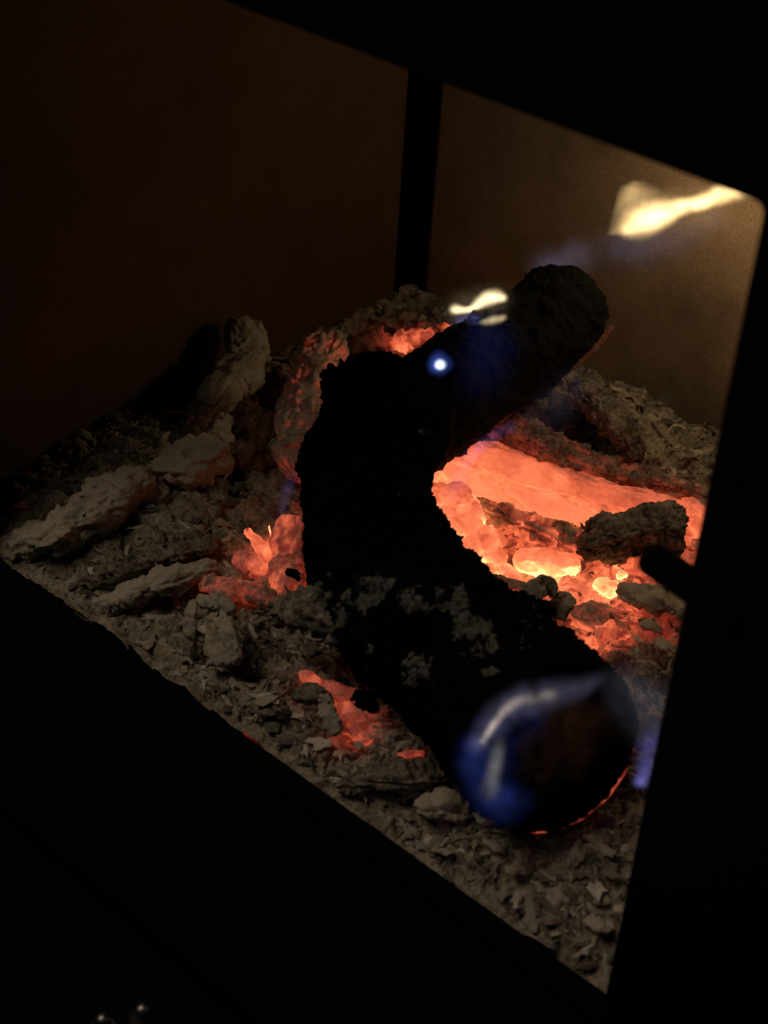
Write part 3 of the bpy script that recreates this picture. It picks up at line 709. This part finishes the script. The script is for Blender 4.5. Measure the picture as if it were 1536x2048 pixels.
  [(716, 1606, .008, 5), (738, 1600, .010, 8), (762, 1594, .009, 5)], M_ASH, dict(squash=.5, rough=.1)),
 ('ash_clod', 'greyish ash clod in front of the fibrous slab near the sill', 'ash clod',
  [(640, 1530, .004, 24), (670, 1555, .006, 34), (690, 1590, .004, 26)], M_ASH, dict(squash=.7, rough=.3)),
 ('ash_clod', 'pale lump with reddish shade left of the burning cut end', 'ash clod',
  [(850, 1615, .004, 26), (890, 1612, .006, 34), (925, 1620, .004, 24)], M_ASH, dict(squash=.6, rough=.28)),
 ('ash_stick', 'pale flaky stick lying along the sill below the burning cut end', 'stick',
  [(830, 1680, -.001, 24), (900, 1735, .0, 26), (970, 1790, .0, 24), (1040, 1850, -.001, 20)], M_ASH, dict(squash=.6, rough=.2, fibre=.0012)),
 ('ash_slab', 'broad pale ash slab in front of the burning cut end', 'ash slab',
  [(1060, 1715, .0, 40), (1105, 1750, .0, 48), (1135, 1800, -.001, 34)], M_ASH, dict(squash=.3, rough=.22, lay=.0012)),
 ('ash_slab', 'tan ash slab by the right door edge below the burning cut end', 'ash slab',
  [(1215, 1650, .002, 36), (1240, 1700, .002, 40), (1250, 1760, .0, 30)], M_ASH, dict(squash=.35, rough=.24, lay=.001)),
]
for i, (px, py, r) in enumerate(((1035, 1790, 18), (1110, 1870, 24), (1165, 1900, 22), (1195, 1850, 20), (1140, 1915, 16), (1188, 1945, 14), (1060, 1830, 16),
                                (1210, 1800, 18), (1160, 1690, 18), (990, 1690, 18), (1290, 1330, 22), (1210, 1335, 18), (1330, 1290, 20), (1250, 1310, 14), (1345, 1350, 18), (1300, 1250, 20))):
    lab = 'small pale ash flake in the front corner of the bed by the right door edge' if i < 10 else 'small ash crumb lump between the split ember and the right door edge'
    L.append(('ash_flake', lab, 'ash flake', [(px - r, py + (i % 3 - 1) * r * .5, .004 if i < 10 else .008, r * .5), (px, py, .006 if i < 10 else .010, r * .8), (px + r, py - (i % 3 - 1) * r * .6, .004 if i < 10 else .008, r * .45)], M_ASH,
              dict(squash=.4, rough=.2, chips=4, group='pale flakes in the front corner' if i < 10 else 'ash crumb lumps right of the embers')))
for nm, lab, cat, pts, mat, kw in L:
    o = piece(nm, lab, cat, pts, mat, **kw)
    if lab.startswith('long smooth glowing'): slab = o
# thin layers peeling off the long glowing slab
for pts, h in (([(930, 905, .040, 10), (1000, 925, .042, 26), (1090, 958, .038, 24), (1150, 985, .034, 8)], .66), ([(1010, 975, .032, 8), (1080, 1002, .030, 22), (1160, 1030, .024, 20), (1200, 1045, .020, 6)], .72),
               ([(1120, 960, .036, 6), (1200, 985, .032, 20), (1290, 1005, .026, 18), (1350, 1015, .020, 6)], .58), ([(890, 935, .036, 12), (935, 960, .034, 24), (990, 985, .030, 10)], .74), ([(1270, 1000, .026, 8), (1340, 1015, .022, 16), (1410, 1025, .018, 10)], .62)):
    piece('peeling_layer', None, None, pts, M_COAL, squash=.10, power=2.4, up=(-.1, -.75, .65), heat=h, hn=.05, rough=.10, crumb=0., chips=0, fine=.0001, girth=.2, grain=.05, parent=slab)

for px, py, z, r in ((590, 1150, .056, 12), (735, 1400, .060, 22)):
    piece('ash_patch', None, None, [(px - r, py - r * .4, z, r * .55), (px, py, z + .001, r), (px + r * .8, py + r * .7, z, r * .5)], M_CHAR,
          squash=.5, rough=.5, fine=.0022, parent=rootA)
for pts in ([(735, 815, .086, 66), (698, 780, .088, 50), (684, 752, .090, 34)], [(1010, 1250, .058, 50), (1062, 1240, .062, 46), (1092, 1232, .064, 26)], [(770, 790, .088, 60), (752, 755, .092, 30)]):
    piece('branch_stub', None, None, pts, M_CHAR, squash=.95, rough=.28, fine=.0022, crumb=.0022, chips=30, parent=rootA, ends=('round', 'flat'))
# a torn bark strip on the lower side of the far log
piece('bark_strip', None, None, [(1222, 655, .078, 6), (1182, 700, .071, 9), (1105, 765, .060, 7), (1010, 832, .048, 6), (905, 902, .036, 4)], M_RED,
      squash=.5, heat=.10, hn=.08, rough=.3, parent=rootB, chips=0)

# ------------------------------------------------------------------ flames (glowing gas and added bloom halos: emission volumes)
def flame(name, label, strands, light=None, cat='flame', rag=2.2):
    """strands: (colour, [(px, py, y-depth or None, z or None, radius px, line brightness)...])"""
    pts0 = strands[0][1]
    def P(q): return at(q[0], q[1], q[2], q[5] if len(q) > 5 else 1)
    org = np.array(P(pts0[0])); root = empty(name, org); tag(root, label, cat)
    for si, (col, pts, *hull) in enumerate(strands):
        C = np.array([(*P(q), m_of(q[3], P(q)), q[4]) for q in pts])
        n = max(3, int(np.ceil(np.linalg.norm(np.diff(C[:, :3], axis=0), axis=1).sum() / (C[:, 3].mean() * .8))) + 1) if len(C) > 1 else 1
        n = min(n, 30)
        S = spline(C, n) if len(C) > 1 else C
        S[:, 3:] = np.maximum(S[:, 3:], 1e-4)
        gap = np.linalg.norm(np.diff(S[:, :3], axis=0), axis=1).mean() if n > 1 else 1e9
        t = NT('flame_gas_or_halo'); tc = t.n('ShaderNodeTexCoord'); pos = tc.outputs['Object']
        nz = t.n('ShaderNodeTexNoise'); nz.inputs['Scale'].default_value = 45; nz.inputs['Detail'].default_value = 2; t.l(pos, nz.inputs['Vector'])
        sub = t.n('ShaderNodeVectorMath', operation='SUBTRACT'); t.l(nz.outputs['Color'], sub.inputs[0]); sub.inputs[1].default_value = (.5, .5, .5)
        sc = t.n('ShaderNodeVectorMath', operation='SCALE'); t.l(sub.outputs[0], sc.inputs[0]); sc.inputs['Scale'].default_value = float(S[:, 3].mean()) * 1.3
        add = t.n('ShaderNodeVectorMath', operation='ADD'); t.l(pos, add.inputs[0]); t.l(sc.outputs[0], add.inputs[1]); pp = add.outputs[0]
        tot = None
        for k in range(n):
            c = S[k, :3] - org; r = S[k, 3]
            over = max(1.0, 1.77 * r / gap) if n > 1 else 1.0
            amp = S[k, 4] / (1.77 * r) / over
            dn = t.n('ShaderNodeVectorMath', operation='DISTANCE'); t.l(pp, dn.inputs[0]); dn.inputs[1].default_value = tuple(c)
            d2 = t.math('MULTIPLY', dn.outputs['Value'], dn.outputs['Value'])
            e = t.math('EXPONENT', t.math('MULTIPLY', d2, -1 / r ** 2))
            e = t.math('MULTIPLY', t.math('SUBTRACT', e, .045), amp); e = t.math('MAXIMUM', e, 0.)
            tot = e if tot is None else t.math('ADD', tot, e)
        nb = t.n('ShaderNodeTexNoise'); nb.inputs['Scale'].default_value = 95; nb.inputs['Detail'].default_value = 3; t.l(pos, nb.inputs['Vector'])
        tot = t.math('MULTIPLY', tot, t.math('MAXIMUM', t.math('MULTIPLY', t.math('SUBTRACT', nb.outputs[0], .5 - .5 / rag), 2 * rag), 0.))
        em = t.n('ShaderNodeEmission'); em.inputs[0].default_value = (*col, 1); t.l(tot, em.inputs[1])
        t.l(em.outputs[0], t.out.inputs['Volume'])
        t.m.cycles.emission_sampling = 'NONE'
        if hull:                                   # a flame sheet: outline at the flame's own depth, a finger thick
            V0 = [at(x, y, C[0, 1] - .008, 1) for x, y in hull[0]]; V1 = [at(x, y, C[0, 1] - .008, 1) + np.array([0, .016, 0]) for x, y in hull[0]]
            m = len(V0); V = np.array(V0 + V1); bm = bmesh.new(); bv = [bm.verts.new(v) for v in V]
            bm.faces.new(bv[:m]); bm.faces.new(bv[m:][::-1])
            for k in range(m): bm.faces.new((bv[(k + 1) % m], bv[k], bv[m + k], bv[m + (k + 1) % m]))
            bmesh.ops.triangulate(bm, faces=bm.faces[:]); bmesh.ops.recalc_face_normals(bm, faces=bm.faces[:]); bm.verts.index_update()
            F = [[v.index for v in f.verts] for f in bm.faces]; bm.free()
        elif n == 1:
            bm = bmesh.new(); bmesh.ops.create_icosphere(bm, subdivisions=3, radius=S[0, 3] * 2.3)
            V = np.array([v.co[:] for v in bm.verts]) + S[0, :3]; F = [[v.index for v in f.verts] for f in bm.faces]; bm.free()
        else:
            tn = S[1, :3] - S[0, :3]; upv = (0.1, -.9, .3)
            V, F, _, _ = loft(S[:, :3], S[:, 3] * 2.35, 20, upv, capn=6)
        mesh_obj(['flame_core', 'flame_veil_or_halo', 'flame_wisp_or_halo', 'flame_tongue'][min(si, 3)], V, F, t.m, root, origin=org)
    for (px, py, y, watt, colr, rad) in (light or []):
        l = bpy.data.lights.new('flame_light', 'POINT'); l.energy = watt; l.color = colr; l.shadow_soft_size = rad
        o = bpy.data.objects.new('flame_light', l); COL.objects.link(o); o.parent = root; o.location = tuple(at(px, py, y, 1) - org)
    return root
YEL = (1.0, .66, .28); SMK = (.60, .55, .90); BLU = (.11, .19, 1.0); VIO = (.32, .30, 1.0); PALE = (1., .77, .42)
flame('yellow_flame', 'bright yellow flame streaming along the back wall under the top of the stove', [
    (YEL, [(1258, 458, .355, 15, 1.0), (1286, 441, .355, 25, 2.6), (1322, 428, .35, 21, 2.4), (1362, 416, .345, 14, 1.8), (1400, 402, .34, 13, 1.6), (1435, 388, .335, 17, 1.9), (1475, 378, .33, 19, 2.0), (1540, 350, .32, 17, 1.8)]),
    (YEL, [(1255, 425, .357, 95, 1.5)], [(1236, 372), (1262, 376), (1330, 408), (1330, 440), (1290, 465), (1240, 474), (1212, 472), (1222, 430)]),
    (YEL, [(1270, 440, .352, 46, .06), (1350, 420, .345, 44, .07), (1440, 392, .335, 44, .07)]),  # wide faint halo, painted bloom around the flame
    (SMK, [(1225, 492, .36, 36, .030), (1290, 492, .355, 36, .035), (1370, 470, .35, 34, .030), (1425, 445, .35, 22, .025)]),
    (SMK, [(1085, 530, .37, 26, .06), (1120, 524, .37, 26, .045), (1180, 512, .365, 34, .035)]),
    ], light=[(1330, 425, .35, .03, (1., .74, .43), .02), (1625, 330, .360, .30, (1., .74, .43), .02)], rag=1.3)
flame('yellow_flame', 'small double-humped yellow flame rising behind the far log', [
    (PALE, [(910, 618, .285, 9, 2.0), (938, 619, .285, 6.5, 1.5), (963, 602, .285, 11, 2.0), (988, 592, .285, 12, 2.0), (1008, 597, .285, 7, .9)]),
    (PALE, [(915, 618, .288, 26, .05), (960, 606, .288, 28, .07), (1000, 598, .288, 26, .05)]),  # faint halo added to imitate bloom, not flame gas
    (VIO, [(915, 650, .28, 14, .10), (945, 645, .28, 14, .22), (960, 650, .275, 12, .12)]),
    (PALE, [(965, 646, .272, 6, .12), (985, 640, .27, 8, .40), (1008, 634, .268, 6, .25)]),
    (BLU, [(960, 655, .245, 34, .02), (985, 690, .24, 46, .022), (960, 760, .22, 50, .012)]),
    ], light=[(965, 605, .29, .008, (1., .7, .35), .01)], rag=1.3)
flame('blue_gas_jet', 'small round blue-white gas jet on the far log', [
    ((.85, .95, 1.), [(881, 729, .195, 8.5, 2.6)]), (BLU, [(879, 727, .195, 17, .50)]), ], light=[(880, 729, .19, .0012, (.3, .5, 1.), .003)], rag=1.0)
flame('blue_flame', 'large curling blue flame wrapped around the cut end of the curved log', [
    ((.85, .68, .50), [(966, 1482, .0, 7, .20), (988, 1448, .0, 8, .30), (1022, 1412, .004, 10, .24), (1062, 1396, .008, 11, .16), (1105, 1390, .010, 11, .12)]),
    (SMK, [(955, 1490, .0, 20, .05), (985, 1445, .0, 26, .08), (1040, 1405, .006, 28, .10), (1100, 1388, .010, 26, .07), (1160, 1372, .016, 20, .05), (1205, 1352, .022, 14, .02)]),
    (BLU, [(1000, 1425, .004, 22, .004), (962, 1462, .0, 24, .016), (944, 1502, -.002, 26, .030), (950, 1545, -.002, 30, .05), (975, 1592, -.002, 34, .05), (1008, 1606, -.001, 34, .07), (1038, 1598, .002, 28, .035)]),
    (BLU, [(1070, 1430, .008, 30, .015), (1010, 1465, .004, 40, .018), (975, 1520, .0, 46, .025), (1000, 1580, .0, 44, .022)]),
    ((.62, .60, .48), [(1000, 1480, -.004, 11, .02), (990, 1530, -.004, 14, .12), (980, 1582, -.004, 18, .12)]),
    ], light=[(1040, 1530, -.035, .016, (.85, .78, .85), .012)])
flame('blue_flame', 'narrow blue flame between the cut log end and the right door edge', [
    (VIO, [(1284, 1562, .05, 13, .36), (1292, 1530, .05, 18, .16), (1310, 1470, .05, 26, .10)]),
    ((.6, .6, .85), [(1305, 1460, .06, 44, .03), (1290, 1400, .07, 50, .04), (1230, 1365, .075, 30, .015)]), ])
flame('violet_flame_wisp', 'thin violet wisp climbing the lower side of the far log above the orange slab', [
    (VIO, [(905, 990, .19, 20, .05), (932, 925, .195, 14, .09), (970, 888, .20, 12, .09), (1020, 852, .21, 11, .05)]),
    (SMK, [(1080, 840, .25, 36, .008), (1125, 800, .26, 40, .015), (1150, 765, .27, 28, .010)]), ])
flame('violet_flame_wisp', 'faint violet wisp above the upright ember left of the curved log', [
    (VIO, [(562, 1036, .13, 8, .012), (568, 1000, .13, 10, .030), (580, 970, .13, 13, .016), (592, 940, .13, 12, .004)]), ])
